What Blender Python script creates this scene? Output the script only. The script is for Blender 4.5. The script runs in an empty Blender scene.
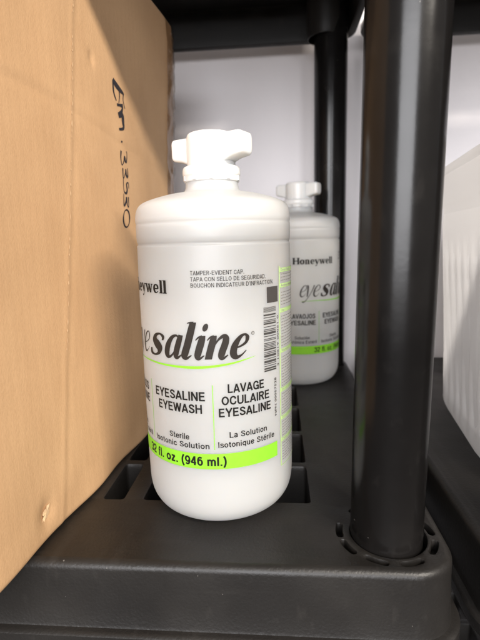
import bpy, bmesh, math, random
from mathutils import Vector, Matrix, noise
random.seed(7)
PI = math.pi
R = math.radians
sc = bpy.context.scene
col = sc.collection

# ------------------------------------------------------------------ helpers
def obj(name, me, mat=None, parent=None, loc=None, smooth=True):
    o = bpy.data.objects.new(name, me)
    col.objects.link(o)
    if mat:
        me.materials.clear(); me.materials.append(mat)
    if parent: o.parent = parent
    if loc: o.location = loc
    if smooth:
        for p in me.polygons: p.use_smooth = True
    return o

def from_bm(name, bm, mat=None, parent=None, loc=None, smooth=True, autos=None):
    me = bpy.data.meshes.new(name)
    bm.normal_update()
    bm.to_mesh(me); bm.free()
    o = obj(name, me, mat, parent, loc, smooth)
    if autos is not None:
        me.set_sharp_from_angle(angle=R(autos))
    return o

def tag(o, label=None, cat=None, group=None, kind=None):
    if label: o['label'] = label
    if cat: o['category'] = cat
    if group: o['group'] = group
    if kind: o['kind'] = kind
    return o

def empty(name, loc=(0, 0, 0), rz=0.0):
    o = bpy.data.objects.new(name, None)
    o.empty_display_size = 0.02
    col.objects.link(o)
    o.location = loc; o.rotation_euler = (0, 0, rz)
    return o

def copy_tree(o, parent=None):
    c = o.copy(); col.objects.link(c)
    if parent: c.parent = parent
    for ch in list(o.children): copy_tree(ch, c)
    return c

def add_lathe(bm, prof, n=96, cx=0, cy=0, cap0=True, cap1=True):
    rings = []
    for (r, z) in prof:
        rings.append([bm.verts.new((cx + r*math.sin(2*PI*i/n), cy - r*math.cos(2*PI*i/n), z)) for i in range(n)])
    for a, b in zip(rings, rings[1:]):
        for i in range(n):
            j = (i+1) % n
            bm.faces.new((a[i], a[j], b[j], b[i]))
    if cap0: bm.faces.new(list(reversed(rings[0])))
    if cap1: bm.faces.new(rings[-1])

def catmull(pts, sub=8, closed=False):
    out = []
    n = len(pts)
    def P(i):
        if closed: return pts[i % n]
        return pts[max(0, min(n-1, i))]
    segs = n if closed else n-1
    for i in range(segs):
        p0, p1, p2, p3 = P(i-1), P(i), P(i+1), P(i+2)
        for k in range(sub):
            t = k/sub
            out.append(tuple(0.5*((2*b)+(-a+c)*t+(2*a-5*b+4*c-d)*t*t+(-a+3*b-3*c+d)*t**3)
                             for a, b, c, d in zip(p0, p1, p2, p3)))
    if not closed: out.append(tuple(pts[-1]))
    return out

def smoothprof(pts, sub=5): return [(max(r, 1e-5), z) for r, z in catmull(pts, sub)]

def ribbon(pts, closed=False):
    """(x, y, width) centre line -> two lists of edge points"""
    n = len(pts); L = []; Q = []
    for i, p in enumerate(pts):
        a = pts[(i-1) % n] if closed else pts[max(0, i-1)]
        b = pts[(i+1) % n] if closed else pts[min(n-1, i+1)]
        dx, dy = b[0]-a[0], b[1]-a[1]
        l = math.hypot(dx, dy) or 1e-9
        nx, ny = -dy/l, dx/l
        w = max(p[2], 0.0)/2
        L.append((p[0]+nx*w, p[1]+ny*w)); Q.append((p[0]-nx*w, p[1]-ny*w))
    return L, Q

def add_ribbon(bm, pts, fn, closed=False, lay=0):
    """fn(x, y, layer) -> 3-D position"""
    L, Q = ribbon(pts, closed)
    vl = [bm.verts.new(fn(x, y, lay)) for x, y in L]
    vq = [bm.verts.new(fn(x, y, lay)) for x, y in Q]
    n = len(vl)
    for i in range(n if closed else n-1):
        j = (i+1) % n
        try: bm.faces.new((vl[i], vq[i], vq[j], vl[j]))
        except ValueError: pass

def rounded_rect(x0, x1, y0, y1, r, n=8):
    pts = []
    for cx, cy, a0 in ((x1-r, y1-r, 0), (x0+r, y1-r, 90), (x0+r, y0+r, 180), (x1-r, y0+r, 270)):
        for k in range(n+1):
            a = R(a0+90*k/n)
            pts.append((cx+r*math.cos(a), cy+r*math.sin(a)))
    return pts

# ------------------------------------------------------------------ materials
def nmat(name):
    m = bpy.data.materials.new(name); m.use_nodes = True
    nt = m.node_tree; b = nt.nodes['Principled BSDF']
    return m, nt, b

def N(nt, typ, **kw):
    n = nt.nodes.new(typ)
    for k, v in kw.items():
        if k in n.inputs: n.inputs[k].default_value = v
        else: setattr(n, k, v)
    return n

def noise_col(nt, scale, c0, c1, lo=.35, hi=.65, detail=4, vec=None):
    tc = N(nt, 'ShaderNodeTexCoord')
    no = N(nt, 'ShaderNodeTexNoise', Scale=scale, Detail=detail)
    nt.links.new(vec if vec else tc.outputs['Object'], no.inputs['Vector'])
    rp = N(nt, 'ShaderNodeValToRGB')
    rp.color_ramp.elements[0].position = lo; rp.color_ramp.elements[0].color = (*c0, 1)
    rp.color_ramp.elements[1].position = hi; rp.color_ramp.elements[1].color = (*c1, 1)
    nt.links.new(no.outputs['Fac'], rp.inputs['Fac'])
    return tc, no, rp

def bump(nt, b, hsock, strength, dist, prev=None):
    bu = N(nt, 'ShaderNodeBump', Strength=strength, Distance=dist)
    nt.links.new(hsock, bu.inputs['Height'])
    if prev: nt.links.new(prev.outputs['Normal'], bu.inputs['Normal'])
    nt.links.new(bu.outputs['Normal'], b.inputs['Normal'])
    return bu

def plastic(name, c0, c1, rough, rough_var=.1, grain=.0, grain_scale=900, specks=True, rub=1.0):
    m, nt, b = nmat(name)
    tc, no, rp = noise_col(nt, 14, c0, c1)
    out = rp.outputs['Color']
    if specks:   # dust specks
        sp = N(nt, 'ShaderNodeTexVoronoi', Scale=170)
        nt.links.new(tc.outputs['Object'], sp.inputs['Vector'])
        pick = N(nt, 'ShaderNodeSeparateColor'); nt.links.new(sp.outputs['Color'], pick.inputs['Color'])
        g = N(nt, 'ShaderNodeMath', operation='GREATER_THAN'); g.inputs[1].default_value = .86
        nt.links.new(pick.outputs['Red'], g.inputs[0])
        sz = N(nt, 'ShaderNodeMath', operation='MULTIPLY'); sz.inputs[1].default_value = .075
        nt.links.new(pick.outputs['Green'], sz.inputs[0])
        l = N(nt, 'ShaderNodeMath', operation='LESS_THAN')
        nt.links.new(sp.outputs['Distance'], l.inputs[0]); nt.links.new(sz.outputs[0], l.inputs[1])
        mu = N(nt, 'ShaderNodeMath', operation='MULTIPLY')
        nt.links.new(g.outputs[0], mu.inputs[0]); nt.links.new(l.outputs[0], mu.inputs[1])
        mf = N(nt, 'ShaderNodeMath', operation='MULTIPLY'); mf.inputs[1].default_value = .3
        nt.links.new(mu.outputs[0], mf.inputs[0])
        mx = N(nt, 'ShaderNodeMix', data_type='RGBA')
        nt.links.new(mf.outputs[0], mx.inputs['Factor'])
        nt.links.new(out, mx.inputs['A']); mx.inputs['B'].default_value = (.3, .28, .25, 1)
        out = mx.outputs['Result']
    # pale rub marks and dust film
    for sc_, rot_, lo_, hi_, amt in (((60, 9, 30), .5, .60, .72, .55), ((7, 80, 40), -.3, .62, .74, .45), ((16, 16, 16), 0, .50, .75, .35)):
        mp = N(nt, 'ShaderNodeMapping'); mp.inputs['Scale'].default_value = sc_; mp.inputs['Rotation'].default_value = (0, 0, rot_)
        nt.links.new(tc.outputs['Object'], mp.inputs['Vector'])
        _, nn, r_ = noise_col(nt, 1.6, (0, 0, 0), (amt*rub, amt*rub, amt*rub), lo_, hi_, 9, mp.outputs['Vector'])
        mx = N(nt, 'ShaderNodeMix', data_type='RGBA')
        nt.links.new(r_.outputs['Color'], mx.inputs['Factor']); nt.links.new(out, mx.inputs['A'])
        mx.inputs['B'].default_value = (.060, .055, .050, 1); out = mx.outputs['Result']
    nt.links.new(out, b.inputs['Base Color'])
    n2 = N(nt, 'ShaderNodeTexNoise', Scale=40, Detail=5)
    nt.links.new(tc.outputs['Object'], n2.inputs['Vector'])
    mr = N(nt, 'ShaderNodeMapRange'); mr.inputs['To Min'].default_value = rough-rough_var; mr.inputs['To Max'].default_value = rough+rough_var
    nt.links.new(n2.outputs['Fac'], mr.inputs['Value']); nt.links.new(mr.outputs[0], b.inputs['Roughness'])
    if grain:
        n3 = N(nt, 'ShaderNodeTexNoise', Scale=grain_scale, Detail=3)
        nt.links.new(tc.outputs['Object'], n3.inputs['Vector'])
        bump(nt, b, n3.outputs['Fac'], grain, .0004)
    return m

M_DECK = plastic('black_resin', (.009, .008, .0073), (.014, .0125, .0112), .43, .09, .40, 650, True, .22)
M_DECK.node_tree.nodes['Principled BSDF'].inputs['Specular IOR Level'].default_value = .34
M_POST = plastic('black_post', (.0045, .0041, .004), (.007, .0063, .006), .22, .07, .06, 300, True, .12)

M_POST.node_tree.nodes['Principled BSDF'].inputs['Specular IOR Level'].default_value = .30
def hdpe(name, colr, sss=.7, rough=.36, trans=0):
    m, nt, b = nmat(name)
    tc, no, rp = noise_col(nt, 9, tuple(c*.97 for c in colr), colr)
    nt.links.new(rp.outputs['Color'], b.inputs['Base Color'])
    b.inputs['Subsurface Weight'].default_value = sss
    b.inputs['Subsurface Radius'].default_value = (1.0, .82, .66)
    b.inputs['Subsurface Scale'].default_value = .012
    b.inputs['Roughness'].default_value = rough
    b.inputs['IOR'].default_value = 1.45
    b.inputs['Transmission Weight'].default_value = trans
    n2 = N(nt, 'ShaderNodeTexNoise', Scale=22, Detail=2)
    nt.links.new(tc.outputs['Object'], n2.inputs['Vector'])
    bump(nt, b, n2.outputs['Fac'], .25, .002)
    return m
M_BOTTLE = hdpe('bottle_plastic', (.65, .65, .635), .7, .42, .48)
M_CAP = hdpe('cap_plastic', (.74, .73, .70), .5, .30)
# wall thickness: heavier plastic at the foot and shoulder lets less light through than the thin middle
_nt = M_BOTTLE.node_tree; _tc = N(_nt, 'ShaderNodeTexCoord'); _sx = N(_nt, 'ShaderNodeSeparateXYZ')
_nt.links.new(_tc.outputs['Object'], _sx.inputs['Vector'])
_mr = N(_nt, 'ShaderNodeMapRange'); _mr.inputs['From Max'].default_value = .20
_nt.links.new(_sx.outputs['Z'], _mr.inputs['Value'])
_rp = N(_nt, 'ShaderNodeValToRGB'); _cr = _rp.color_ramp; _cr.interpolation = 'EASE'
_cr.elements[0].position = 0; _cr.elements[0].color = (.42, .42, .42, 1)
_cr.elements[1].position = 1; _cr.elements[1].color = (.24, .24, .24, 1)
for _p, _v in ((.13, .44), (.20, .52), (.55, .48), (.70, .60), (.80, .62), (.88, .36)):
    _e = _cr.elements.new(_p); _e.color = (_v, _v, _v, 1)
_nt.links.new(_mr.outputs[0], _rp.inputs['Fac'])
_nt.links.new(_rp.outputs['Color'], _nt.nodes['Principled BSDF'].inputs['Transmission Weight'])

def ink(name, c, rough=.45):
    m, nt, b = nmat(name)
    tc, no, rp = noise_col(nt, 300, tuple(x*.97 for x in c), tuple(min(1, x*1.03) for x in c))
    nt.links.new(rp.outputs['Color'], b.inputs['Base Color'])
    b.inputs['Roughness'].default_value = rough
    b.inputs['Specular IOR Level'].default_value = .15
    return m
M_INK = ink('black_ink', (.012, .011, .010))
M_GREY = ink('grey_ink', (.05, .047, .044))
M_LIME = ink('lime_ink', (.20, .49, .028))
M_LIMEP = ink('pale_lime_ink', (.38, .54, .21))
M_PALE = ink('pale_grey_ink', (.23, .22, .20))
M_MARK = ink('marker_ink', (.030, .027, .032), .6)

def cardboard():
    m, nt, b = nmat('cardboard')
    tc = N(nt, 'ShaderNodeTexCoord')
    mp = N(nt, 'ShaderNodeMapping'); mp.inputs['Scale'].default_value = (1, 1, .7)
    nt.links.new(tc.outputs['Object'], mp.inputs['Vector'])
    _, _, rp = noise_col(nt, 60, (.58, .358, .188), (.61, .382, .203), .3, .7, 6, mp.outputs['Vector'])
    fib = N(nt, 'ShaderNodeTexNoise', Scale=900, Detail=4)
    nt.links.new(mp.outputs['Vector'], fib.inputs['Vector'])
    mx = N(nt, 'ShaderNodeMix', data_type='RGBA', blend_type='MULTIPLY'); mx.inputs['Factor'].default_value = .35
    r2 = N(nt, 'ShaderNodeValToRGB')
    r2.color_ramp.elements[0].position = .3; r2.color_ramp.elements[0].color = (.86, .84, .81, 1)
    r2.color_ramp.elements[1].position = .6; r2.color_ramp.elements[1].color = (1, 1, 1, 1)
    nt.links.new(fib.outputs['Fac'], r2.inputs['Fac'])
    nt.links.new(rp.outputs['Color'], mx.inputs['A']); nt.links.new(r2.outputs['Color'], mx.inputs['B'])
    big = N(nt, 'ShaderNodeTexNoise', Scale=9, Detail=3)
    nt.links.new(tc.outputs['Object'], big.inputs['Vector'])
    r3 = N(nt, 'ShaderNodeValToRGB')
    r3.color_ramp.elements[0].position = .35; r3.color_ramp.elements[0].color = (.90, .88, .86, 1)
    r3.color_ramp.elements[1].position = .62; r3.color_ramp.elements[1].color = (1, 1, 1, 1)
    nt.links.new(big.outputs['Fac'], r3.inputs['Fac'])
    m2 = N(nt, 'ShaderNodeMix', data_type='RGBA', blend_type='MULTIPLY'); m2.inputs['Factor'].default_value = 1
    nt.links.new(mx.outputs['Result'], m2.inputs['A']); nt.links.new(r3.outputs['Color'], m2.inputs['B'])
    nt.links.new(m2.outputs['Result'], b.inputs['Base Color'])
    b.inputs['Roughness'].default_value = .62
    # flutes (vertical) showing faintly through the liner, plus fibre grain
    wv = N(nt, 'ShaderNodeTexWave', bands_direction='Y', Scale=48, Distortion=.6)
    wv.inputs['Detail'].default_value = 1
    nt.links.new(tc.outputs['Object'], wv.inputs['Vector'])
    b1 = bump(nt, b, wv.outputs['Fac'], .05, .0005)
    b2 = bump(nt, b, fib.outputs['Fac'], .25, .0005, b1)
    return m
M_CARD = cardboard()
M_CARDL = ink('torn_cardboard', (.70, .48, .28), .8)

def clear_tape():
    m, nt, b = nmat('clear_tape')
    out = nt.nodes['Material Output']
    tr = N(nt, 'ShaderNodeBsdfTransparent'); tr.inputs['Color'].default_value = (.92, .89, .84, 1)
    gl = N(nt, 'ShaderNodeBsdfGlossy'); gl.inputs['Roughness'].default_value = .12
    lw = N(nt, 'ShaderNodeLayerWeight', Blend=.35)
    mr = N(nt, 'ShaderNodeMapRange'); mr.inputs['To Min'].default_value = .16; mr.inputs['To Max'].default_value = .65
    nt.links.new(lw.outputs['Fresnel'], mr.inputs['Value'])
    mix = N(nt, 'ShaderNodeMixShader')
    nt.links.new(mr.outputs[0], mix.inputs['Fac'])
    nt.links.new(tr.outputs[0], mix.inputs[1]); nt.links.new(gl.outputs[0], mix.inputs[2])
    nt.links.new(mix.outputs[0], out.inputs['Surface'])
    tc, no, rp = noise_col(nt, 120, (0, 0, 0), (1, 1, 1))
    bu = N(nt, 'ShaderNodeBump', Strength=.5, Distance=.002)
    nt.links.new(no.outputs['Fac'], bu.inputs['Height'])
    nt.links.new(bu.outputs['Normal'], gl.inputs['Normal'])
    return m
M_TAPE = clear_tape()

def binmat():
    m, nt, b = nmat('milky_plastic')
    tc, no, rp = noise_col(nt, 12, (.88, .88, .88), (.91, .91, .91))
    nt.links.new(rp.outputs['Color'], b.inputs['Base Color'])
    b.inputs['Roughness'].default_value = .32
    out = nt.nodes['Material Output']
    tl = N(nt, 'ShaderNodeBsdfTranslucent'); tl.inputs['Color'].default_value = (.93, .93, .94, 1)
    tr = N(nt, 'ShaderNodeBsdfTransparent'); tr.inputs['Color'].default_value = (.9, .9, .9, 1)
    a1 = N(nt, 'ShaderNodeMixShader', Fac=.6); a2 = N(nt, 'ShaderNodeMixShader', Fac=.13)
    nt.links.new(b.outputs[0], a1.inputs[1]); nt.links.new(tl.outputs[0], a1.inputs[2])
    nt.links.new(a1.outputs[0], a2.inputs[1]); nt.links.new(tr.outputs[0], a2.inputs[2])
    nt.links.new(a2.outputs[0], out.inputs['Surface'])
    return m
M_BIN = binmat()

def wallmat(name, c, rough=.6):
    m, nt, b = nmat(name)
    tc, no, rp = noise_col(nt, 3, tuple(x*.95 for x in c), c)
    nt.links.new(rp.outputs['Color'], b.inputs['Base Color'])
    b.inputs['Roughness'].default_value = rough
    n2 = N(nt, 'ShaderNodeTexNoise', Scale=260, Detail=4)
    nt.links.new(tc.outputs['Object'], n2.inputs['Vector'])
    bump(nt, b, n2.outputs['Fac'], .2, .001)
    return m
M_WALL = wallmat('painted_wall', (.90, .86, .868), .5)
M_FLOOR = wallmat('floor_vinyl', (.10, .095, .09), .4)

# ------------------------------------------------------------------ setting
WALL_Y = .66
bm = bmesh.new()
bmesh.ops.create_cube(bm, size=1, matrix=Matrix.Translation((0, WALL_Y+.05, .3)) @ Matrix.Diagonal((6, .1, 2.9, 1)))
tag(from_bm('wall', bm, M_WALL, smooth=False), 'pale painted wall behind the black shelving', 'wall', kind='structure')
bm = bmesh.new()
bmesh.ops.create_grid(bm, x_segments=1, y_segments=1, size=9, matrix=Matrix.Translation((0, WALL_Y-9, -1.15)))
tag(from_bm('floor', bm, M_FLOOR, smooth=False), 'grey floor under the shelving', 'floor', kind='structure')

# ------------------------------------------------------------------ shelving unit
XR, XL = .0892, -.7808          # deck right / left edge
YF, YB = .2036, .6180           # deck front / back edge
PX, PY0, PY1, PR = .0588, .2347, .5863, .0192

def make_deck(parent, z, name='shelf'):
    fil = .0042
    holes = []
    def spl(pts):
        ar = sum(a[0]*b[1]-b[0]*a[1] for a, b in zip(pts, pts[1:]+pts[:1]))
        holes.append(pts if ar > 0 else list(reversed(pts)))
    cols = [(-.0155, .0188), (-.0515, -.0280), (-.0868, -.0645), (-.1130, -.0996), (-.1490, -.1260), (-.1850, -.1620)]
    x = -.198
    while x > -.68:
        cols.append((x-.023, x)); x -= .036
    rows = [(.2628, .3090), (.3155, .3650), (.3710, .4250), (.4310, .4900), (.4965, .5380)]
    for a, b in cols:
        for c, d in rows: spl(rounded_rect(a, b, c, d, .0022, 3))
    # post holes and the drain slots round them
    for px, sx in ((PX, 1), (XL+XR-PX, -1)):
        for py, sy in ((PY0, 1), (PY1, -1)):
            spl([(px+.0204*math.cos(2*PI*i/48), py+.0204*math.sin(2*PI*i/48)) for i in range(48)])
            for ang, rad in ((175, .0262), (207, .0264), (244, .0248), (287, .0242), (334, .0240), (14, .0238), (52, .0250), (118, .0262)):
                a = R(ang); n = 6; pts = []; w = .0018; h = .0047/rad
                for k in range(n+1):
                    t = a-h+2*h*k/n; pts.append(((rad+w)*math.cos(t), (rad+w)*math.sin(t)))
                e = a+h
                for k in range(1, 4):
                    q = PI*k/4
                    pts.append((rad*math.cos(e)+w*math.cos(e+q), rad*math.sin(e)+w*math.sin(e+q)))
                for k in range(n+1):
                    t = a+h-2*h*k/n; pts.append(((rad-w)*math.cos(t), (rad-w)*math.sin(t)))
                e = a-h
                for k in range(1, 4):
                    q = PI+PI*k/4
                    pts.append((rad*math.cos(e)+w*math.cos(e+q), rad*math.sin(e)+w*math.sin(e+q)))
                spl([(px+sx*x, py+sy*y) for x, y in pts])
    from mathutils.geometry import delaunay_2d_cdt
    def grow(pts, d):
        out = []; n = len(pts)
        for i in range(n):
            a, c = pts[i-1], pts[(i+1) % n]
            dx, dy = c[0]-a[0], c[1]-a[1]; l = math.hypot(dx, dy) or 1e-9
            out.append((pts[i][0]+dy/l*d, pts[i][1]-dx/l*d))
        return out
    e = fil+.0002
    outer = rounded_rect(XL+e, XR-e, YF+e, YB-e, .0235-e, 10)
    def inside(p, poly):
        c = False; n = len(poly)
        for i in range(n):
            x0, y0 = poly[i-1]; x1, y1 = poly[i]
            if (y0 > p[1]) != (y1 > p[1]) and p[0] < (x1-x0)*(p[1]-y0)/(y1-y0)+x0: c = not c
        return c
    ed = .0007
    V2, E2, boxes = [], [], []
    big = [grow(h, ed) for h in holes]
    for lp in [outer]+big:
        b0 = len(V2)
        V2 += [Vector(p) for p in lp]
        E2 += [(b0+i, b0+(i+1) % len(lp)) for i in range(len(lp))]
    for h in big:
        xs = [p[0] for p in h]; ys = [p[1] for p in h]; boxes.append((min(xs), max(xs), min(ys), max(ys), h))
    vo, eo, fo = delaunay_2d_cdt(V2, E2, [], 0, 1e-7)[:3]
    bm = bmesh.new()
    top = [bm.verts.new((v.x, v.y, 0)) for v in vo]
    bot = [bm.verts.new((v.x, v.y, -.0042)) for v in vo]
    for f in fo:
        c = (sum(vo[i].x for i in f)/3, sum(vo[i].y for i in f)/3)
        if not inside(c, outer): continue
        if any(b[0] <= c[0] <= b[1] and b[2] <= c[1] <= b[3] and inside(c, b[4]) for b in boxes): continue
        bm.faces.new([top[i] for i in f]); bm.faces.new([bot[i] for i in reversed(f)])
    for v in top+bot:
        if not v.link_faces: bm.verts.remove(v)
    for h, g in zip(holes, big):
        lv = [[bm.verts.new((x, y, z)) for x, y in q] for q, z in ((g, 0), (grow(h, ed*.29), -ed*.29), (h, -ed), (h, -.0036), (h, (-.034 if h[0][1] < .45 else -.024) if len(h) < 20 else -.0060))]
        n = len(h)
        for a, b in zip(lv, lv[1:]):
            for i in range(n):
                k = (i+1) % n; bm.faces.new((a[i], b[i], b[k], a[k]))
        if 19 < n < 40: bm.faces.new(list(reversed(lv[-1])))      # drain slots are blind pockets
    bmesh.ops.remove_doubles(bm, verts=bm.verts, dist=1e-6)
    # skirt swept round the outline: fillet, fascia, bottom flange, inner wall
    prof = [(fil+.0002, 0)]
    for k in range(7):
        a = R(90*k/6); prof.append((fil-fil*math.sin(a), -fil+fil*math.cos(a)))
    prof += [(0, -.012), (-.0005, -.024), (-.0010, -.0352), (-.0014, -.0364), (-.0030, -.0368), (-.0046, -.0372), (-.0055, -.0382),
             (-.0055, -.0445), (-.0048, -.0452), (.0010, -.0452), (.0026, -.0440), (.0030, -.0380), (.0030, -.0090)]
    loops = []
    for d, zz in prof:
        pts = rounded_rect(XL+d, XR-d, YF+d, YB-d, .0235-d, 12)
        loops.append([bm.verts.new((x, y, zz)) for x, y in pts])
    sk = []
    for a, b in zip(loops, loops[1:]):
        n = len(a)
        for i in range(n):
            j = (i+1) % n
            sk.append(bm.faces.new((a[i], b[i], b[j], a[j])))
    # sockets that hold the posts under the deck
    for px in (PX, XL+XR-PX):
        for py in (PY0, PY1):
            add_lathe(bm, [(.0206, -.0072), (.0222, -.0072), (.0220, -.040), (.0212, -.047), (.0206, -.0540), (.0200, -.0545), (.0197, -.046)], 40, px, py, False, False)
    bmesh.ops.recalc_face_normals(bm, faces=bm.faces)
    o = from_bm(name, bm, M_DECK, parent, (0, 0, z), True, 38)
    return o

unit = tag(empty('shelving_unit', (PX, PY0, -1.15)), 'black plastic shelving unit with round posts, holding the two eyewash bottles and the cardboard box', 'shelving', 'black resin shelving units')
def local(o, root):
    o.location = Vector(o.location) - Vector(root.location)
deck = make_deck(unit, 0.0); local(deck, unit)
UP = .4415
up = deck.copy(); col.objects.link(up); up.parent = unit; up.location.z = UP+1.15
lo = deck.copy(); col.objects.link(lo); lo.parent = unit; lo.location.z = -.29+1.15

def make_post(x, y, root):
    bm = bmesh.new()
    add_lathe(bm, [(.0180, -1.15), (PR, -1.148), (PR, -.40), (PR, -.06), (PR, .10), (PR, .25), (PR, .40), (PR, .46), (.0185, .462)], 64, 0, 0)
    o = from_bm('post', bm, M_POST, root, (x, y, 0), True, 50); local(o, root)
    return o
post_f = make_post(PX, PY0, unit)
# pale scuff on the front post
bm = bmesh.new()
def on_post(x, y, lay): 
    a = x/PR; r = PR+.00012
    return (r*math.sin(a), -r*math.cos(a), y)
for pts in ([(.0072, .2660, .0002), (.0074, .2685, .0011), (.0086, .2715, .0016), (.0090, .2740, .0005)], [(.0071, .2640, .0003), (.0076, .2663, .0005), (.0080, .2670, .0002)]):
    add_ribbon(bm, catmull(pts, 6), on_post)
from_bm('scuff', bm, ink('scuffed_plastic', (.42, .40, .37), .6), post_f)
post_f.location.x -= .0010; post_f.rotation_euler = (0, R(.55), 0)     # stands a little out of true
post_b = make_post(PX+.006, PY1, unit)

side = tag(copy_tree(unit), 'black plastic shelving unit on the right, carrying the milky white bin', 'shelving')
side.location.x += (XR-XL)+.0165
# its near uprights are the left-hand ones
for ch in list(side.children):
    if ch.name.startswith('post'):
        for g in list(ch.children): bpy.data.objects.remove(g)
        ch.location.x = (XL+XR-PX)-PX + (.0 if ch.location.y < .1 else .0)


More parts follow.
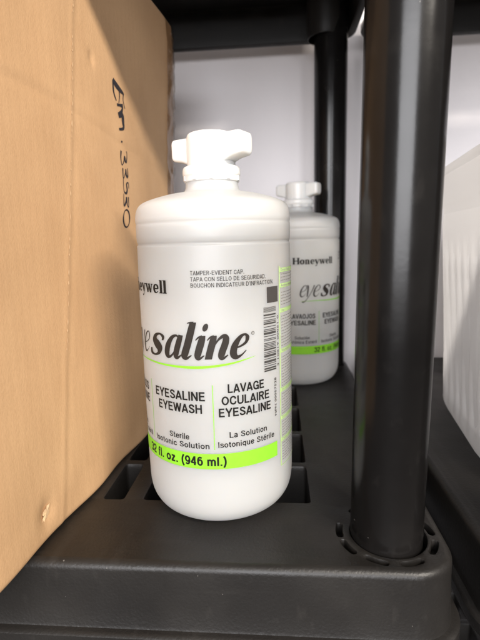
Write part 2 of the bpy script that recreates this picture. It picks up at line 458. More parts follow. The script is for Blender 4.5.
# ------------------------------------------------------------------ plain sans lettering, drawn as strokes
# per letter: advance, straight strokes [(x0,y0,x1,y1)], curved strokes [[(x,y),...]]; cap height 1
def _ell(cx, cy, rx, ry): return [(cx+rx*math.cos(2*PI*i/16), cy+ry*math.sin(2*PI*i/16)) for i in range(17)]
_S = [(.58, .70), (.54, .84), (.35, .915), (.17, .84), (.14, .70), (.24, .58), (.46, .47), (.60, .33), (.57, .17), (.36, .085), (.16, .15), (.11, .31)]
_C = [(.67, .66), (.59, .84), (.40, .915), (.18, .80), (.11, .5), (.18, .2), (.40, .085), (.60, .16), (.68, .36)]
_e = [(.51, .38), (.48, .56), (.31, .66), (.15, .57), (.095, .36), (.15, .14), (.31, .07), (.45, .12), (.51, .22)]
_st = (.12, 0, .12, 1)
SANS = {
 'E': (.70, [_st, (.12, .915, .64, .915), (.12, .52, .60, .52), (.12, .085, .66, .085)], []),
 'F': (.66, [_st, (.12, .915, .62, .915), (.12, .50, .57, .50)], []),
 'Y': (.74, [(.05, 1, .37, .42), (.69, 1, .37, .42), (.37, .48, .37, 0)], []),
 'S': (.70, [], [_S]), 'C': (.78, [], [_C]), 'O': (.84, [], [_ell(.42, .5, .31, .415)]),
 'A': (.76, [(.07, 0, .38, .98), (.69, 0, .38, .98), (.2, .29, .56, .29)], []),
 'L': (.62, [_st, (.12, .085, .60, .085)], []), 'I': (.26, [(.13, 0, .13, 1)], []),
 'N': (.78, [_st, (.66, 0, .66, 1), (.13, .97, .65, .03)], []),
 'M': (.90, [_st, (.78, 0, .78, 1), (.13, .97, .45, .05), (.77, .97, .45, .05)], []),
 'W': (1.0, [(.05, 1, .27, .02), (.5, .98, .27, .02), (.5, .98, .73, .02), (.95, 1, .73, .02)], []),
 'H': (.78, [_st, (.66, 0, .66, 1), (.12, .53, .66, .53)], []),
 'V': (.72, [(.05, 1, .36, .02), (.67, 1, .36, .02)], []),
 'T': (.70, [(.04, .915, .66, .915), (.35, .9, .35, 0)], []),
 'G': (.80, [(.69, 0, .69, .46), (.42, .44, .75, .44)], [_C[:-1]+[(.69, .30)]]),
 'U': (.78, [], [[(.12, 1), (.12, .5), (.13, .28), (.22, .12), (.39, .085), (.56, .12), (.65, .28), (.66, .5), (.66, 1)]]),
 'R': (.76, [_st, (.40, .48, .66, 0)], [[(.12, .915), (.42, .91), (.58, .84), (.61, .72), (.55, .57), (.40, .51), (.12, .51)]]),
 'P': (.72, [_st], [[(.12, .915), (.44, .91), (.60, .84), (.62, .69), (.56, .52), (.42, .46), (.12, .46)]]),
 'D': (.78, [_st], [[(.12, .915), (.36, .91), (.58, .80), (.67, .5), (.58, .2), (.36, .09), (.12, .085)]]),
 'B': (.74, [_st], [[(.12, .915), (.42, .91), (.56, .82), (.55, .64), (.42, .54), (.12, .53)], [(.40, .53), (.60, .44), (.62, .24), (.50, .10), (.36, .085), (.12, .085)]]),
 'J': (.60, [], [[(.46, 1), (.46, .35), (.42, .15), (.27, .085), (.12, .16), (.09, .34)]]),
 't': (.36, [(.03, .66, .33, .66)], [[(.17, .93), (.17, .3), (.19, .12), (.26, .075), (.34, .085)]]),
 'e': (.60, [(.10, .38, .55, .38)], [_e]), '\u00e9': (.60, [(.10, .38, .55, .38), (.27, .80, .42, 1.0)], [_e]),
 'r': (.40, [(.11, 0, .11, .73)], [[(.11, .4), (.16, .58), (.27, .66), (.38, .65)]]),
 'i': (.24, [(.12, 0, .12, .73), (.12, .85, .12, 1)], []), 'l': (.24, [(.12, 0, .12, 1)], []),
 's': (.55, [], [[(x*.8, y*.73) for x, y in _S]]), 'o': (.62, [], [_ell(.31, .365, .215, .29)]),
 '\u00f3': (.62, [(.29, .80, .43, 1.0)], [_ell(.31, .365, .215, .29)]),
 'n': (.60, [(.11, 0, .11, .73)], [[(.11, .42), (.17, .6), (.31, .66), (.44, .6), (.48, .42), (.48, 0)]]),
 'm': (.90, [(.11, 0, .11, .73)], [[(.11, .42), (.16, .6), (.28, .66), (.40, .6), (.44, .42), (.44, 0)], [(.44, .42), (.49, .6), (.61, .66), (.73, .6), (.77, .42), (.77, 0)]]),
 'c': (.56, [], [[(.47, .5), (.41, .62), (.29, .66), (.14, .56), (.095, .365), (.14, .15), (.29, .07), (.42, .12), (.48, .25)]]),
 'a': (.58, [], [[(.10, .53), (.16, .63), (.29, .66), (.42, .60), (.45, .46), (.45, .15), (.51, .05)], [(.45, .40), (.28, .37), (.12, .30), (.10, .15), (.20, .065), (.34, .10), (.45, .22)]]),
 'q': (.62, [(.51, .73, .51, -.2)], [_ell(.30, .365, .205, .29)]),
 'u': (.60, [(.48, .73, .48, 0)], [[(.11, .73), (.11, .3), (.16, .12), (.28, .07), (.42, .14), (.48, .32)]]),
 'f': (.34, [(.02, .66, .31, .66)], [[(.34, .93), (.24, .94), (.16, .86), (.15, .7), (.15, 0)]]),
 'z': (.54, [(.06, .65, .48, .65), (.46, .67, .08, .06), (.05, .08, .50, .08)], []),
 '.': (.28, [(.14, 0, .14, .17)], []), '-': (.40, [(.06, .38, .34, .38)], []), '\u2019': (.22, [(.12, 1, .10, .74)], []),
 '(': (.34, [], [[(.28, 1.05), (.14, .75), (.10, .42), (.14, .1), (.28, -.2)]]), ')': (.34, [], [[(.06, 1.05), (.20, .75), (.24, .42), (.20, .1), (.06, -.2)]]),
 '2': (.60, [(.07, .085, .54, .085)], [[(.09, .70), (.14, .86), (.30, .92), (.46, .84), (.49, .68), (.40, .50), (.20, .30), (.10, .09)]]),
 '3': (.60, [], [[(.10, .74), (.16, .87), (.30, .92), (.46, .86), (.48, .68), (.40, .56), (.26, .53)], [(.26, .53), (.44, .50), (.53, .34), (.48, .15), (.30, .08), (.14, .14), (.08, .28)]]),
 '4': (.60, [(.40, 0, .40, 1), (.40, .97, .06, .29), (.03, .29, .56, .29)], []),
 '9': (.60, [], [_ell(.30, .64, .20, .275), [(.50, .64), (.50, .40), (.43, .16), (.28, .08), (.12, .17)]]),
 '6': (.60, [], [_ell(.30, .36, .20, .275), [(.10, .36), (.10, .60), (.17, .84), (.32, .92), (.48, .83)]]),
 ' ': (.30, [], []),
}

# ------------------------------------------------------------------ eyewash bottle
BR = .0475*.961
K_ = .961
def Z_(z): return .1613+(z-.1613)*K_
def make_bottle():
    root = empty('eyewash_bottle')
    prof = [(.0001, .0020), (.022, .0020), (.0300, .0012), (.0335, .0000), (.0372, .0010), (.0408, .0038), (.0436, .0084), (.0450, .0135), (.0455, .0195)]
    body = smoothprof(prof, 5)
    up_ = [(.0475, .030), (.0475, .06), (.0475, .09), (.0475, .12), (.0474, .14), (.0472, .152), (.0471, .1585)]
    up_ += smoothprof([(.0471, .1588), (.0466, .1596), (.0466, .1604), (.0470, .1612)], 3)
    up_ += [(.0472, .1640), (.0472, .1690)]
    up_ += smoothprof([(.0472, .1705), (.0470, .1712), (.0470, .1718), (.0472, .1726)], 3)
    up_ += smoothprof([(.0473, .1740), (.0470, .1770), (.0462, .1800), (.0444, .1826), (.0410, .1846), (.0350, .1866), (.0280, .1884), (.0215, .1896), (.0175, .1906), (.0163, .1925), (.0160, .1950)], 5)
    up_ += [(.0160, .2010)]
    body += [(r*K_, Z_(z)) for r, z in up_]
    bm = bmesh.new()
    add_lathe(bm, body, 128)
    b = from_bm('body', bm, M_BOTTLE, root, None, True, 60)
    # ---- printing: (s, z) in metres round the cylinder -> 3-D
    def cyl(s, z, lay=0):
        a = s*K_/BR; r = BR+.00013+lay*.00003
        return (r*math.sin(a), -r*math.cos(a), Z_(z))
    def strip(bm, s0, s1, z0, z1, lay=0, n=None, zfun=None):
        n = n or max(1, int(abs(s1-s0)/.0015))
        m_ = 1
        rows = []
        for k in range(n+1):
            s = s0+(s1-s0)*k/n
            rows.append((bm.verts.new(cyl(s, z0, lay)), bm.verts.new(cyl(s, z1, lay))))
        for (a, c), (d, e) in zip(rows, rows[1:]): bm.faces.new((a, d, e, c))
    def text(bm, body_, s0, s1, z, cap, bold=.018, lay=1, rot=False, slant=0):
        if not rot and all(ch in SANS for ch in body_):
            w = {.022: .185, .024: .195, .016: .150, 0: .13}.get(bold, .13)
            tot = sum(SANS[ch][0]+.05 for ch in body_)
            f = (s1-s0)/tot; x = 0
            for ch in body_:
                adv, lines, curves = SANS[ch]; k = 0
                for a, c_, d, e in lines:
                    ww = w*(.92 if abs(c_-e) < 1e-6 else 1)
                    add_ribbon(bm, [(x+a, c_, ww), (x+(a+d)/2, (c_+e)/2, ww), (x+d, e, ww)], lambda px, py, ly: cyl(s0+px*f, z+py*cap, ly), lay=lay+k); k += 1
                for cv_ in curves:
                    closed = cv_[0] == cv_[-1] or math.dist(cv_[0], cv_[-1]) < 1e-6
                    P = catmull([(x+a, c_, w*.97) for a, c_ in (cv_[:-1] if closed else cv_)], 5, closed)
                    add_ribbon(bm, P, lambda px, py, ly: cyl(s0+px*f, z+py*cap, ly), closed, lay=lay+k); k += 1
                x += adv+.05
            return
        cu = bpy.data.curves.new('t', 'FONT'); cu.body = body_; cu.resolution_u = 3; cu.offset = bold; cu.fill_mode = 'BOTH'
        cu.space_character = 1.03; cu.shear = slant
        o = bpy.data.objects.new('t', cu); col.objects.link(o); bpy.context.view_layer.update()
        me = bpy.data.meshes.new_from_object(o.evaluated_get(bpy.context.evaluated_depsgraph_get()))
        bpy.data.objects.remove(o); bpy.data.curves.remove(cu)
        if not me.vertices: return
        xs = [v.co.x for v in me.vertices]; x0, x1 = min(xs), max(xs)
        sy = cap/.70                      # cap height of the built-in face
        vs = []
        for v in me.vertices:
            fx = (v.co.x-x0)/(x1-x0)
            if rot: vs.append(bm.verts.new(cyl(z-v.co.y*sy, s0+(s1-s0)*fx, lay)))
            else: vs.append(bm.verts.new(cyl(s0+(s1-s0)*fx, z+v.co.y*sy, lay)))
        for p in me.polygons:
            try: bm.faces.new([vs[i] for i in p.vertices])
            except ValueError: pass
        bpy.data.meshes.remove(me)
    mm = .001
    # wordmark drawn stroke by stroke
    G = {}
    G['s'] = [[(.64, .70, .07), (.63, .86, .11), (.44, .965, .075), (.24, .88, .15), (.22, .68, .23), (.40, .50, .29), (.56, .33, .25), (.55, .13, .15), (.36, .025, .075), (.14, .09, .12), (.07, .30, .08)]]
    G['a'] = [[(.66, .86, .07), (.50, .97, .08), (.29, .86, .17), (.15, .54, .25), (.16, .20, .24), (.30, .035, .13), (.47, .15, .08), (.64, .50, .06)],
              [(.72, 1.0, .20), (.69, .75, .25), (.65, .35, .26), (.67, .12, .22), (.77, .035, .12), (.93, .17, .04)]]
    G['l'] = [[(.22, 1.54, .22), (.22, 1.2, .25), (.21, .6, .26), (.19, .25, .26), (.22, .10, .22), (.31, .035, .12), (.47, .17, .04)], [(.0, 1.50, .03), (.10, 1.53, .06), (.24, 1.535, .07)]]
    G['i'] = [[(.22, .99, .20), (.22, .7, .26), (.20, .32, .26), (.22, .12, .22), (.31, .035, .12), (.47, .17, .04)], [(-.02, .80, .04), (.07, .92, .07), (.20, .965, .10)],
              [(.14, 1.33, .02), (.17, 1.33, .20), (.25, 1.33, .29), (.33, 1.33, .20), (.36, 1.33, .02)]]
    G['n'] = [[(.21, .99, .20), (.21, .7, .26), (.20, .3, .26), (.20, .0, .26)], [(-.02, .80, .04), (.07, .92, .07), (.20, .965, .10)],
              [(.26, .42, .05), (.40, .78, .08), (.58, .955, .15), (.71, .86, .22), (.73, .62, .26), (.69, .30, .26), (.71, .11, .22), (.80, .035, .12), (.96, .17, .04)]]
    G['e'] = [[(.17, .43, .06), (.40, .49, .08), (.60, .63, .12), (.63, .82, .15), (.50, .965, .08), (.31, .88, .16), (.16, .56, .25), (.17, .22, .25), (.33, .045, .17), (.53, .11, .08), (.70, .30, .04)]]
    def thin(strokes, f): return [[(x, y, w*f) for x, y, w in s] for s in strokes]
    G['E'] = thin(G['e'], .52)
    G['y'] = [[(.02, .84, .03), (.12, .96, .06), (.22, .86, .12), (.28, .45, .13), (.33, .03, .10)], [(.78, .97, .11), (.76, .78, .09), (.62, .36, .06), (.38, -.12, .06), (.14, -.40, .08), (-.04, -.38, .11)]]
    bm = bmesh.new()
    def glyph(bm, strokes, s0, s1, z0, xh, shear, lay0=1):
        pts_all = [catmull(s, 7) for s in strokes]
        xs = []
        for P in pts_all:
            L, Q = ribbon([(x+shear*y, y, w) for x, y, w in P])
            for x, y in L+Q:
                if y > -.1: xs.append(x)
        x0, x1 = min(xs), max(xs)
        for k, P in enumerate(pts_all):
            add_ribbon(bm, P, lambda x, y, lay: cyl(s0+(x+shear*y-x0)/(x1-x0)*(s1-s0), z0+y*xh, lay), lay=lay0+k)
    WB, XH = 97.2*mm, 13.4*mm
    for q in 'saline': G[q] = thin(G[q], 1.13)
    for ch, a, c in (('E', -63.2, -55.0), ('y', -56.3, -46.2), ('E', -48.2, -39.2), ('s', -39.0, -25.6), ('a', -25.8, -12.9), ('l', -14.4, -4.9), ('i', -6.6, 1.6), ('n', -.9, 12.8), ('e', 13.0, 24.4)):
        glyph(bm, G[ch], a*mm, c*mm, WB, XH, .26)
    ring = [(26.6*mm+.9*mm*math.cos(t), 110.4*mm+.9*mm*math.sin(t), .25*mm) for t in [2*PI*i/20 for i in range(20)]]
    add_ribbon(bm, ring, cyl, True, 1)
    text(bm, 'R', 26.25*mm, 27.0*mm, 109.95*mm, .9*mm, 0, 1)
    from_bm('wordmark', bm, M_GREY if False else ink('wordmark_ink', (.024, .020, .017)), b, None, False)
    # lime swoosh under the wordmark
    bm = bmesh.new()
    add_ribbon(bm, catmull([(-64*mm, 92.6*mm, .1*mm), (-45*mm, 93.0*mm, .7*mm), (-25*mm, 92.6*mm, 1.1*mm), (-5*mm, 92.6*mm, 1.5*mm), (12*mm, 94.2*mm, 1.1*mm), (22*mm, 96.0*mm, .6*mm), (28*mm, 97.2*mm, .1*mm)], 10), cyl, lay=0)
    from_bm('swoosh', bm, M_LIME, b, None, False)
    # maker's name: bold slab lettering
    H = {}
    sl = lambda x, y, l=.26: [(x-l, y, .10), (x+l, y, .10)]
    st = lambda x, y0, y1, w=.29: [(x, y0, w), (x, y1, w)]
    H['H'] = [st(.26, 0, 1.42, .33), st(1.14, 0, 1.42, .33), [(.26, .73, .15), (1.14, .73, .15)], sl(.26, .05), sl(.26, 1.37), sl(1.14, .05), sl(1.14, 1.37)]
    H['o'] = [[(.47+.31*math.cos(t), .5+.44*math.sin(t), .13+.19*abs(math.cos(t))) for t in [2*PI*i/12 for i in range(13)]]]
    H['n'] = [st(.24, 0, 1), [(.26, .72, .08), (.44, .94, .12), (.62, .92, .20), (.72, .7, .29), (.72, .0, .29)], sl(.24, .05, .24), sl(.72, .05, .24), [(.0, .95, .10), (.3, .95, .10)]]
    H['e'] = [[(.18, .50, .12), (.78, .50, .12)], [(.76, .5, .22), (.70, .80, .22), (.48, .95, .12), (.25, .82, .24), (.16, .5, .29), (.26, .17, .24), (.50, .05, .12), (.78, .22, .08)]]
    H['y'] = [[(.14, 1, .30), (.50, .05, .28)], [(.86, 1, .12), (.52, .05, .12), (.36, -.32, .13), (.12, -.36, .20)], sl(.16, .95, .22), sl(.86, .95, .18)]
    H['w'] = [[(.14, 1, .28), (.42, .02, .26)], [(.72, 1, .12), (.44, .02, .12)], [(.68, 1, .28), (.96, .02, .26)], [(1.24, 1, .12), (.98, .02, .12)], sl(.16, .95, .22), sl(.70, .95, .2), sl(1.24, .95, .16)]
    H['l'] = [st(.24, 0, 1.46), sl(.24, .05, .24), [(.0, 1.41, .10), (.3, 1.41, .10)]]
    bm = bmesh.new()
    wid = {'H': 1.40, 'o': .98, 'n': 1.04, 'e': .94, 'y': 1.0, 'w': 1.40, 'l': .50}
    word = 'Honeywell'
    tot = sum(wid[c] for c in word)
    sA, sB = -70.8*mm, -21.8*mm
    s = sA; f = (sB-sA)/tot; hh = 5.0*mm
    for c in word:
        k = 0
        for stx in H[c]:
            P = stx if len(stx) == 2 else catmull(stx, 6)
            if len(stx) == 2:
                (x0, y0, w0), (x1, y1, w1) = stx
                P = [(x0+(x1-x0)*t/4, y0+(y1-y0)*t/4, w0+(w1-w0)*t/4) for t in range(5)]
            P = [(x, y, w_*1.12) for x, y, w_ in P]
            add_ribbon(bm, P, lambda x, y, lay: cyl(s+x*f*.97, 133.2*mm+y*hh, lay), lay=1+k); k += 1
        s += wid[c]*f
    from_bm('brand_lettering', bm, M_INK, b, None, False)
    # small print
    bm = bmesh.new()
    text(bm, 'TAMPER-EVIDENT CAP.', -7.2*mm, 22.4*mm, 143.3*mm, 2.35*mm, 0)
    text(bm, 'TAPA CON SELLO DE SEGURIDAD.', -7.2*mm, 36.2*mm, 140.0*mm, 2.35*mm, 0)
    text(bm, 'BOUCHON INDICATEUR D\u2019INFRACTION.', -7.2*mm, 42.0*mm, 136.7*mm, 2.35*mm, 0)
    from_bm('small_print', bm, M_INK, b, None, False)
    bm = bmesh.new()
    B_ = .022
    text(bm, 'EYESALINE', -36.2*mm, -1.2*mm, 73.3*mm, 5.3*mm, B_)
    text(bm, 'EYEWASH', -33.6*mm, -3.2*mm, 65.9*mm, 5.3*mm, B_)
    text(bm, 'LAVAGE', 11.0*mm, 33.8*mm, 77.6*mm, 5.1*mm, B_)
    text(bm, 'OCULAIRE', 7.4*mm, 37.6*mm, 70.7*mm, 5.1*mm, B_)
    text(bm, 'EYESALINE', 5.6*mm, 38.8*mm, 63.8*mm, 5.1*mm, B_)
    text(bm, 'LAVAOJOS', -74.6*mm, -45.4*mm, 73.3*mm, 5.3*mm, B_)
    text(bm, 'EYESALINE', -77.5*mm, -44.6*mm, 65.9*mm, 5.3*mm, B_)
    text(bm, 'Sterile', -25.6*mm, -11.6*mm, 49.9*mm, 3.5*mm, .016)
    text(bm, 'Isotonic Solution', -38.2*mm, .2*mm, 44.9*mm, 3.5*mm, .016)
    text(bm, 'La Solution', 11.2*mm, 35.4*mm, 51.2*mm, 3.5*mm, .016)
    text(bm, 'Isotonique St\u00e9rile', 4.6*mm, 41.2*mm, 45.6*mm, 3.5*mm, .016)
    text(bm, 'Soluci\u00f3n', -69*mm, -52*mm, 49.9*mm, 3.5*mm, .016)
    text(bm, 'Isot\u00f3nica Est\u00e9ril', -77*mm, -43.4*mm, 44.9*mm, 3.5*mm, .016)
    text(bm, 'NPN 00057528', 58.2*mm, 81.5*mm, 43.6*mm, 1.7*mm, .01, 1, True)
    from_bm('product_lettering', bm, M_INK, b, None, False)
    # lime band with the volume, and the thin column rules
    bm = bmesh.new()
    strip(bm, -84*mm, 43.8*mm, 32.6*mm, 41.9*mm)
    band = from_bm('green_band', bm, M_LIME, b, None, False)
    bm = bmesh.new()
    text(bm, '32 fl. oz. (946 ml.)', -46.8*mm, 9.6*mm, 34.6*mm, 5.5*mm, .024, 2)
    from_bm('volume_lettering', bm, M_INK, b, None, False)
    bm = bmesh.new()
    strip(bm, -41.1*mm, -40.7*mm, 44.4*mm, 81.5*mm); from_bm('column_rule', bm, M_LIME, b, None, False)
    bm = bmesh.new()
    strip(bm, 2.5*mm, 2.95*mm, 44.4*mm, 82.5*mm); from_bm('column_rule', bm, M_LIME, b, None, False)
    # dark square and bar code
    bm = bmesh.new()
    strip(bm, 36.7*mm, 45.9*mm, 126.0*mm, 135.0*mm)
    from_bm('ink_square', bm, ink('square_ink', (.05, .045, .042)), b, None, False)
    bm = bmesh.new()
    z = 123.6*mm
    rr = random.Random(5)
    for k in range(6):
        strip(bm, 34.0*mm, 44.0*mm, z-.25*mm, z, 0, 4); z -= .5*mm
    z -= .9*mm
    while z > 86.5*mm:
        w = rr.choice((.45, .45, .9, 1.3))*mm
        strip(bm, 34.0*mm, 43.8*mm, z-w, z, 0, 4); z -= w+rr.choice((.4, .45, .8, 1.1))*mm
    text(bm, '3 10819 00051 0', 88*mm, 118*mm, 46.3*mm, 1.5*mm, .01, 1, True)
    from_bm('barcode', bm, M_GREY, b, None, False)
    # drug facts panel: lime rule and heads, lines of fine print
    bm = bmesh.new()
    strip(bm, 47.4*mm, 48.3*mm, 24*mm, 146*mm, 0, 2)
    heads = [143.0, 134.0, 119.5, 95.5, 71.5, 54.0, 40.0]
    for h in heads: strip(bm, 48.4*mm, 88*mm, (h-.5)*mm, (h+1.9)*mm)
    strip(bm, 48.4*mm, 88*mm, 24*mm, 24.5*mm)
    from_bm('facts_panel', bm, M_LIMEP, b, None, False)
    bm = bmesh.new()
    for h, t in zip(heads, ('Drug Facts', 'Active ingredient', 'Use', 'Warnings', 'Do not use', 'Directions', 'Other information')):
        text(bm, t, 49.4*mm, (49.4+1.35*len(t))*mm, h*mm, 1.6*mm, .02)
    z = 141.0
    while z > 25.5:
        if all(not (h-1.0 < z+.8 and z < h+2.4) for h in heads):
            s = 49.4
            end = rr.choice((80, 84, 86, 87))
            while s < end:
                l = rr.uniform(1.2, 4.2)
                strip(bm, s*mm, min(end, s+l)*mm, z*mm, (z+.5)*mm, 1, 2); s += l+.7
        z -= 1.75
    from_bm('fine_print', bm, M_PALE, b, None, False)

    # ---- cap
    bm = bmesh.new()
    capb = smoothprof([(.0142, .2020), (.0141, .2035), (.0140, .2060), (.0140, .2170), (.0138, .2196), (.0128, .2214), (.0090, .2222), (.0001, .2225)], 4)
    add_lathe(bm, capb, 64)
    c = from_bm('cap', bm, M_CAP, root, None, True, 60)
    # wing across the cap: two lobes with rounded ends and a curved underside
    for sgn in (1, -1):
        bm = bmesh.new()
        secs = []
        spine = [(.0100, .2030), (.0120, .2046), (.0140, .2058), (.0165, .2068), (.0190, .2074), (.0215, .2078)]
        tr_ = .0024
        for x, zb in spine: secs.append((x, .0072, zb, .2204))
        for k in range(6):
            a = R(90*k/5); q = tr_*(1-math.cos(a))
            secs.append((.0223+tr_*math.sin(a), .0072-q, .2080+q, .2204-q))
        loops = []
        for x, T_, zb, zt in secs:
            lp = rounded_rect(-T_, T_, zb, zt, min(.0022, T_*.45), 5)
            loops.append([bm.verts.new((sgn*x, y, z)) for y, z in lp])
        for a, b2 in zip(loops, loops[1:]):
            n = len(a)
            for i in range(n):
                k = (i+1) % n; bm.faces.new((a[i], a[k], b2[k], b2[i]))
        bm.faces.new(list(reversed(loops[0]))); bm.faces.new(loops[-1])
        bmesh.ops.recalc_face_normals(bm, faces=bm.faces)
        from_bm('wing', bm, M_CAP, c, None, True, 60)
    bm = bmesh.new()
    add_lathe(bm, [(r*K_, Z_(z)) for r, z in smoothprof([(.0150, .1962), (.0163, .1960), (.0168, .1966), (.0169, .1990), (.0174, .1998), (.0176, .2010), (.0175, .2032), (.0168, .2046), (.0148, .2052)], 3)], 64)
    for k in range(10):
        a = 2*PI*k/10+.3
        bmesh.ops.create_cube(bm, size=1, matrix=Matrix.Rotation(a, 4, 'Z') @ Matrix.Translation((.0163, 0, .1965)) @ Matrix.Diagonal((.0010, .0024, .0026, 1)))
    from_bm('tamper_ring', bm, M_CAP, c, None, True, 40)
    c.rotation_euler = (0, 0, R(-28))
    return root, c

front, cap = make_bottle()
front.location = (-.0377, .2780, 0)
tag(front, 'white eyewash bottle in front beside the cardboard box, brightly lit, wing cap on top', 'bottle', 'eyewash bottles on the shelf')
rear = copy_tree(front)
rear.location = (.0241, .5315, 0)
TH = R(75)                                    # turned so the maker's name faces the camera
rear.rotation_euler = (0, 0, TH)
for ch in rear.children:
    if ch.name.startswith('cap'): ch.rotation_euler = (0, 0, R(-26)-TH)
tag(rear, 'dim grey eyewash bottle at the back of the shelf against the rear post, partly hidden', 'bottle', 'eyewash bottles on the shelf')

# ------------------------------------------------------------------ cardboard box
def make_box():
    A = Vector((-.1315, .1806, 0)); u = Vector((.1151, .99335, 0)); nrm = Vector((u.y, -u.x, 0))
    u0, u1, H_, W_ = -.055, .296, .3645, .42
    root = empty('cardboard_box', A)
    ang = math.atan2(nrm.y, nrm.x)
    root.rotation_euler = (0, 0, ang)          # local x = out of the face, y = along it
    r = .0035
    def axis(a, b, n):
        pts = [a+r*(1-math.cos(R(90*k/4))) for k in range(4)]
        pts += [a+r+(b-a-2*r)*k/n for k in range(n+1)]
        pts += [b-r*(1-math.cos(R(90*k/4))) for k in range(3, -1, -1)]
        return pts
    ys = axis(u0, u1, 170); zs = axis(0.0, H_, 176); xs = axis(-W_, 0, 16)
    def far(z):                               # far edge bulges out towards the top
        t = max(0, min(1, (z-.19)/.15)); return -.018*(1-t*t*(3-2*t))
    def dent(y, z):
        d = .0011*noise.noise(Vector((y*9, z*9, 1.3))) + .0005*noise.noise(Vector((y*30, z*24, 4.1)))
        # horizontal crease
        zc = .2405 if y < .09 else .2405-(y-.09)*.11
        d -= .0003*math.exp(-((z-zc)/.0022)**2)*(1 if y < .2 else .3) - .0002*math.exp(-((z-zc-.005)/.004)**2)
        # slanting score
        yc = .0748+(z-.112)*.196
        d += .0003*math.exp(-((y-yc)/.0018)**2) - .0002*math.exp(-((y-yc-.004)/.003)**2)
        # knock
        d -= .0022*math.exp(-(((y-.0405)/.006)**2+((z-.0165)/.007)**2))
        d -= .0012*math.exp(-(((y-.1305)/.003)**2+((z-.278)/.004)**2))
        # soft lower edge
        if z < .02: d += .0012*math.sin(y*75+1.0)*(1-z/.02)
        return d
    def P(x, y, z):
        cx = min(max(x, -W_+r), -r); cy = min(max(y, u0+r), u1-r); cz = min(max(z, r), H_-r)
        v = Vector((x-cx, y-cy, z-cz))
        nn = sum(1 for c in v if abs(c) > 1e-9)
        if nn > 1:
            v = v.normalized()*r
        x, y, z = cx+v.x, cy+v.y, cz+v.z
        t = max(0, (x+.03)/.03)
        x += dent(y, z)*t
        y += far(z)*max(0, (y-.18)/.116)
        z += .0006*noise.noise(Vector((y*40, 2.2, 0)))*(1 if z > H_-.02 else 0)
        return (x, y, z)
    bm = bmesh.new()
    V = {}
    def vert(i, j, k):
        q = (i, j, k)
        if q not in V: V[q] = bm.verts.new(P(xs[i], ys[j], zs[k]))
        return V[q]
    I, J, K = len(xs)-1, len(ys)-1, len(zs)-1
    for j in range(J):
        for k in range(K):
            bm.faces.new((vert(I, j, k), vert(I, j+1, k), vert(I, j+1, k+1), vert(I, j, k+1)))
            bm.faces.new((vert(0, j, k), vert(0, j, k+1), vert(0, j+1, k+1), vert(0, j+1, k)))
    for i in range(I):
        for k in range(K):
            bm.faces.new((vert(i, 0, k), vert(i+1, 0, k), vert(i+1, 0, k+1), vert(i, 0, k+1)))
            bm.faces.new((vert(i, J, k), vert(i, J, k+1), vert(i+1, J, k+1), vert(i+1, J, k)))
        for j in range(J):
            bm.faces.new((vert(i, j, 0), vert(i, j+1, 0), vert(i+1, j+1, 0), vert(i+1, j, 0)))
            bm.faces.new((vert(i, j, K), vert(i+1, j, K), vert(i+1, j+1, K), vert(i, j+1, K)))
    carton = from_bm('carton', bm, M_CARD, root)
    mm = .001
    # marker writing, reading downwards
    E_ = [([(159.5, 274.4), (163.6, 272.5), (170.1, 270.8), (176.2, 269.7)], 2.6), ([(159.5, 274.2), (159.4, 266.6), (162.9, 261.3)], 1.3), ([(168.4, 272.1), (168.9, 266.5), (166.6, 260.7)], 1.2), ([(176.2, 270.0), (174.5, 264.7), (176.5, 259.3)], 1.2),
          ([(163.6, 258.8), (168.8, 259.8), (173.5, 260.2)], 2.6), ([(173.0, 260.1), (170.5, 255.8), (164.8, 251.9)], 2.2), ([(164.7, 251.3), (171.0, 253.6), (171.5, 248.8), (171.2, 244.4), (163.7, 242.2)], 2.4),
          ([(166.6, 234.8), (166.7, 233.6)], 1.2),
          ([(164.5, 227.5), (163.0, 222.4), (164.1, 217.6), (167.5, 220.1), (169.8, 224.0), (170.6, 221.1), (172.5, 221.1), (174.3, 226.2), (173.7, 228.6)], 1.3),
          ([(164.9, 215.3), (164.5, 208.2), (168.7, 212.3), (170.1, 215.0), (170.2, 211.0), (172.7, 210.3), (173.5, 216.5)], 1.3),
          ([(172.6, 201.6), (172.7, 205.6), (169.3, 204.6), (169.4, 200.2), (167.0, 197.6), (163.6, 199.4), (164.3, 208.0)], 1.2),
          ([(162.7, 197.0), (161.8, 188.4), (165.9, 191.7), (167.1, 194.4), (167.5, 189.8), (169.7, 187.9), (170.6, 195.2)], 1.3),
          ([(166.6, 185.6), (169.3, 183.8), (170.2, 180.3), (169.0, 176.3), (166.1, 173.5), (162.7, 172.8), (160.1, 174.7), (159.3, 178.1), (160.5, 182.0), (163.3, 184.9), (166.7, 185.5)], 1.3)]
    bm = bmesh.new()
    for k, (pts, w) in enumerate(E_):
        n = len(pts)
        pw = [(a*mm, c*mm, w*mm*1.6*(.75+.35*math.sin(1.3*i+k))) for i, (a, c) in enumerate(pts)]
        add_ribbon(bm, catmull(pw, 6), lambda y, z, lay: (dent(y, z)+.00022+lay*.00003, y, z), lay=k % 4)
    from_bm('handwriting', bm, M_MARK, root, None, False)
    # score line: little pale nicks along the slanting crease
    bm = bmesh.new(); rr = random.Random(3)
    z = .100
    while z < .352:
        l = rr.uniform(.0012, .0042)
        if rr.random() < .72:
            yc = .0748+(z-.112)*.196; w = rr.uniform(.0007, .0015)
            pts = [(yc, z, .0001), (yc+.196*l*.5, z+l*.5, w), (yc+.196*l, z+l, .0001)]
            add_ribbon(bm, catmull(pts, 3), lambda y, z, lay: (dent(y, z)+.00025, y, z))
        z += l+rr.uniform(.001, .0035)
    from_bm('score_line', bm, M_CARDL, root, None, False)
    # torn flake near the foot
    bm = bmesh.new()
    base = []
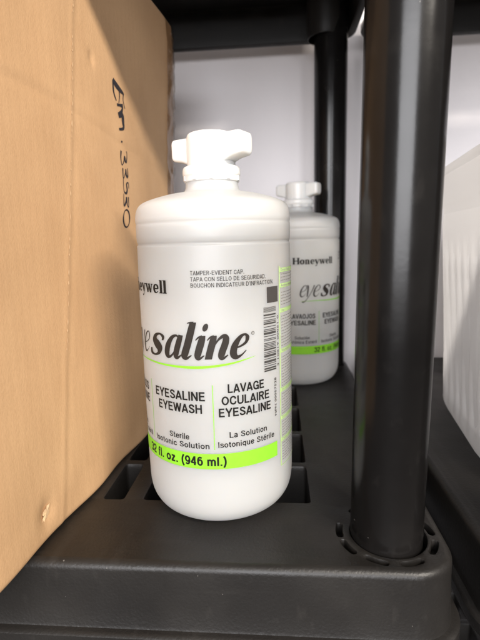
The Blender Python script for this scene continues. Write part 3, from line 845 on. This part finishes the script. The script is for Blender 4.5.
    for i in range(22):
        a = 2*PI*i/22; q = .78+.30*rr.random()
        px_, pz_ = .0052*math.cos(a)*q*(1 if i % 2 else .8), .0030*math.sin(a)*q
        base.append((.0405+px_*.72-pz_*.7, .0165+px_*.7+pz_*.72))
    vs = [bm.verts.new((dent(y, z)+.0003+.0010*rr.random()*(1 if i < 9 else .2), y, z)) for i, (y, z) in enumerate(base)]
    cv = bm.verts.new((dent(.041, .0165)+.0012, .041, .0165))
    for i in range(len(vs)): bm.faces.new((cv, vs[i], vs[(i+1) % len(vs)]))
    from_bm('torn_flake', bm, M_CARDL, root, None, False)
    # wrinkled clear packing tape over the far edge and the top edge
    bm = bmesh.new()
    cols_ = 26; rows_ = 120
    grid = []
    for k in range(rows_+1):
        z = .02+(.362-.02)*k/rows_
        row = []
        for i in range(cols_+1):
            t = i/cols_*.062
            L1 = .020
            yEnd = u1+far(z)
            wob = .0024*noise.noise(Vector((i*.22, z*60, 9)))+.0010*noise.noise(Vector((i*.5, z*190, 3)))
            edge = .0022*noise.noise(Vector((z*60, 0, 5))) if i == 0 else 0
            rr_ = .004
            if t < L1: p = (dent(yEnd-(L1-t), z)+.0007+abs(wob)*.9*min(1, i/3), yEnd-(L1-t)+edge-rr_*.0, z)
            else:
                a = (t-L1); p = (-a+.0004, yEnd+.0016+abs(wob)*2.2, z)
            row.append(bm.verts.new(p))
        grid.append(row)
    for a, c in zip(grid, grid[1:]):
        for i in range(cols_): bm.faces.new((a[i], a[i+1], c[i+1], c[i]))
    from_bm('packing_tape', bm, M_TAPE, root)
    return root
box = make_box()
tag(box, 'large brown cardboard box with handwritten marker number on its side, left of the front bottle', 'box')

# ------------------------------------------------------------------ milky bin on the right unit
def make_bin():
    root = empty('plastic_bin', (.1610, .4900, 0)); d = Vector((-.0212, -.1612, 0)).normalized()
    root.rotation_euler = (0, 0, math.atan2(d.y, d.x)+PI/2)   # local -y runs along the wall towards the camera
    Lb, Wb, Hb = .243, .27, .212
    def loop(z, grow, ribs=True, r=.075, n=9):
        pts = rounded_rect(-grow, Wb+grow, -Lb-grow, grow, r, n)
        # resample evenly so the flutes can be cut in
        out = []
        tot = 0; seg = []
        for a, b in zip(pts, pts[1:]+pts[:1]):
            l = math.hypot(b[0]-a[0], b[1]-a[1]); seg.append((a, b, l)); tot += l
        n_ = 420
        acc = 0; k = 0
        for i in range(n_):
            tgt = tot*i/n_
            while acc+seg[k][2] < tgt: acc += seg[k][2]; k += 1
            a, b, l = seg[k]; t = (tgt-acc)/max(l, 1e-9)
            out.append((a[0]+(b[0]-a[0])*t, a[1]+(b[1]-a[1])*t, (tgt)/tot))
        return out, tot
    prof = []
    for k in range(6):
        a = R(90*k/5); prof.append((.0, -.012*(1-math.sin(a)) , .012*(1-math.cos(a)), 0))
    prof = [(-.012*(1-math.sin(R(18*k))), .012*(1-math.cos(R(18*k))), 0) for k in range(6)]
    prof += [(.0008, .03, .6), (.0015, .05, 1), (.0035, .10, 1), (.0046, .130, 1), (.0050, .140, 1), (.0053, .146, 0), (.0058, .160, 0), (.0064, .1830, 0), (.0074, .1856, 0), (.0078, .1880, 0), (.0084, .202, 0), (.0088, .2105, 0)]
    prof += [(.0104, .2112, 0), (.0112, .2126, 0), (.0110, .2150, 0), (.0100, .2170, 0), (.0080, .2182, 0), (.0062, .2170, 0), (.0060, .190, 0), (.0065, .17, 0), (.0030, .10, 0), (-.0012, .02, 0), (-.014, .004, 0)]
    bm = bmesh.new(); loops = []
    for g, z, rib in prof:
        pts, tot = loop(z, g)
        c = (Wb/2, -Lb/2)
        row = []
        for x, y, s in pts:
            if rib:
                ph = (s*tot/.021) % 1
                dd = -.0042*rib*max(0, math.cos(PI*min(1, abs(ph-.5)/.34)/2))
                l = math.hypot(x-c[0], y-c[1]); x += (x-c[0])/l*dd; y += (y-c[1])/l*dd
            row.append(bm.verts.new((x, y, z)))
        loops.append(row)
    for a, b in zip(loops, loops[1:]):
        n = len(a)
        for i in range(n):
            j = (i+1) % n; bm.faces.new((a[i], a[j], b[j], b[i]))
    bm.faces.new(list(reversed(loops[0]))); bm.faces.new(loops[-1])
    bmesh.ops.recalc_face_normals(bm, faces=bm.faces)
    o = from_bm('tub', bm, M_BIN, root, None, True, 50)
    return root
b_ = make_bin()
tag(b_, 'milky white ribbed plastic bin on the right shelf, cut by the picture edge', 'bin')

# ------------------------------------------------------------------ light
w = bpy.data.worlds.new('World'); sc.world = w; w.use_nodes = True
bg = w.node_tree.nodes['Background']
bg.inputs['Color'].default_value = (1.0, .95, .92, 1); bg.inputs['Strength'].default_value = .27

def area(name, loc, rot, sx, sy, power, colr):
    l = bpy.data.lights.new(name, 'AREA'); l.shape = 'RECTANGLE'; l.size = sx; l.size_y = sy
    l.energy = power; l.color = colr
    o = bpy.data.objects.new(name, l); col.objects.link(o); o.location = loc
    o.rotation_euler = rot
    return o
# ceiling tube in front of the shelving, and an added soft fill that brightens the wall
area('ceiling_lamp', (1.05, -.95, 1.27), (R(52), 0, 0), 1.1, .085, 70, (1.0, .92, .82))
area('fill_light', (-.15, -2.4, .72), (R(78), 0, 0), 2.0, 1.5, 128, (.97, .97, 1.0))

# ------------------------------------------------------------------ camera
cd = bpy.data.cameras.new('Camera'); cam = bpy.data.objects.new('Camera', cd); col.objects.link(cam); sc.camera = cam
cd.sensor_fit = 'VERTICAL'; cd.sensor_height = 36; cd.sensor_width = 27; cd.lens = 460/640*36
cx_ = Vector((.99654666, .07892893, -.02578726)); cyd = Vector((-.01174567, -.17344107, -.98477421)); cz_ = Vector((-.08219974, .98167633, -.17191504))
m = Matrix.Identity(4)
for i in range(3):
    m[i][0] = cx_[i]; m[i][1] = -cyd[i]; m[i][2] = -cz_[i]
m[2][3] = .1613
cam.matrix_world = m
cd.clip_start = .01; cd.clip_end = 50
cd.dof.use_dof = True; cd.dof.focus_distance = .26; cd.dof.aperture_fstop = 12

sc.render.engine = 'CYCLES'
sc.view_settings.view_transform = 'Standard'; sc.view_settings.look = 'None'
sc.view_settings.exposure = 0; sc.view_settings.gamma = 1
sc.cycles.use_denoising = True
sc.cycles.max_bounces = 10; sc.cycles.transparent_max_bounces = 12
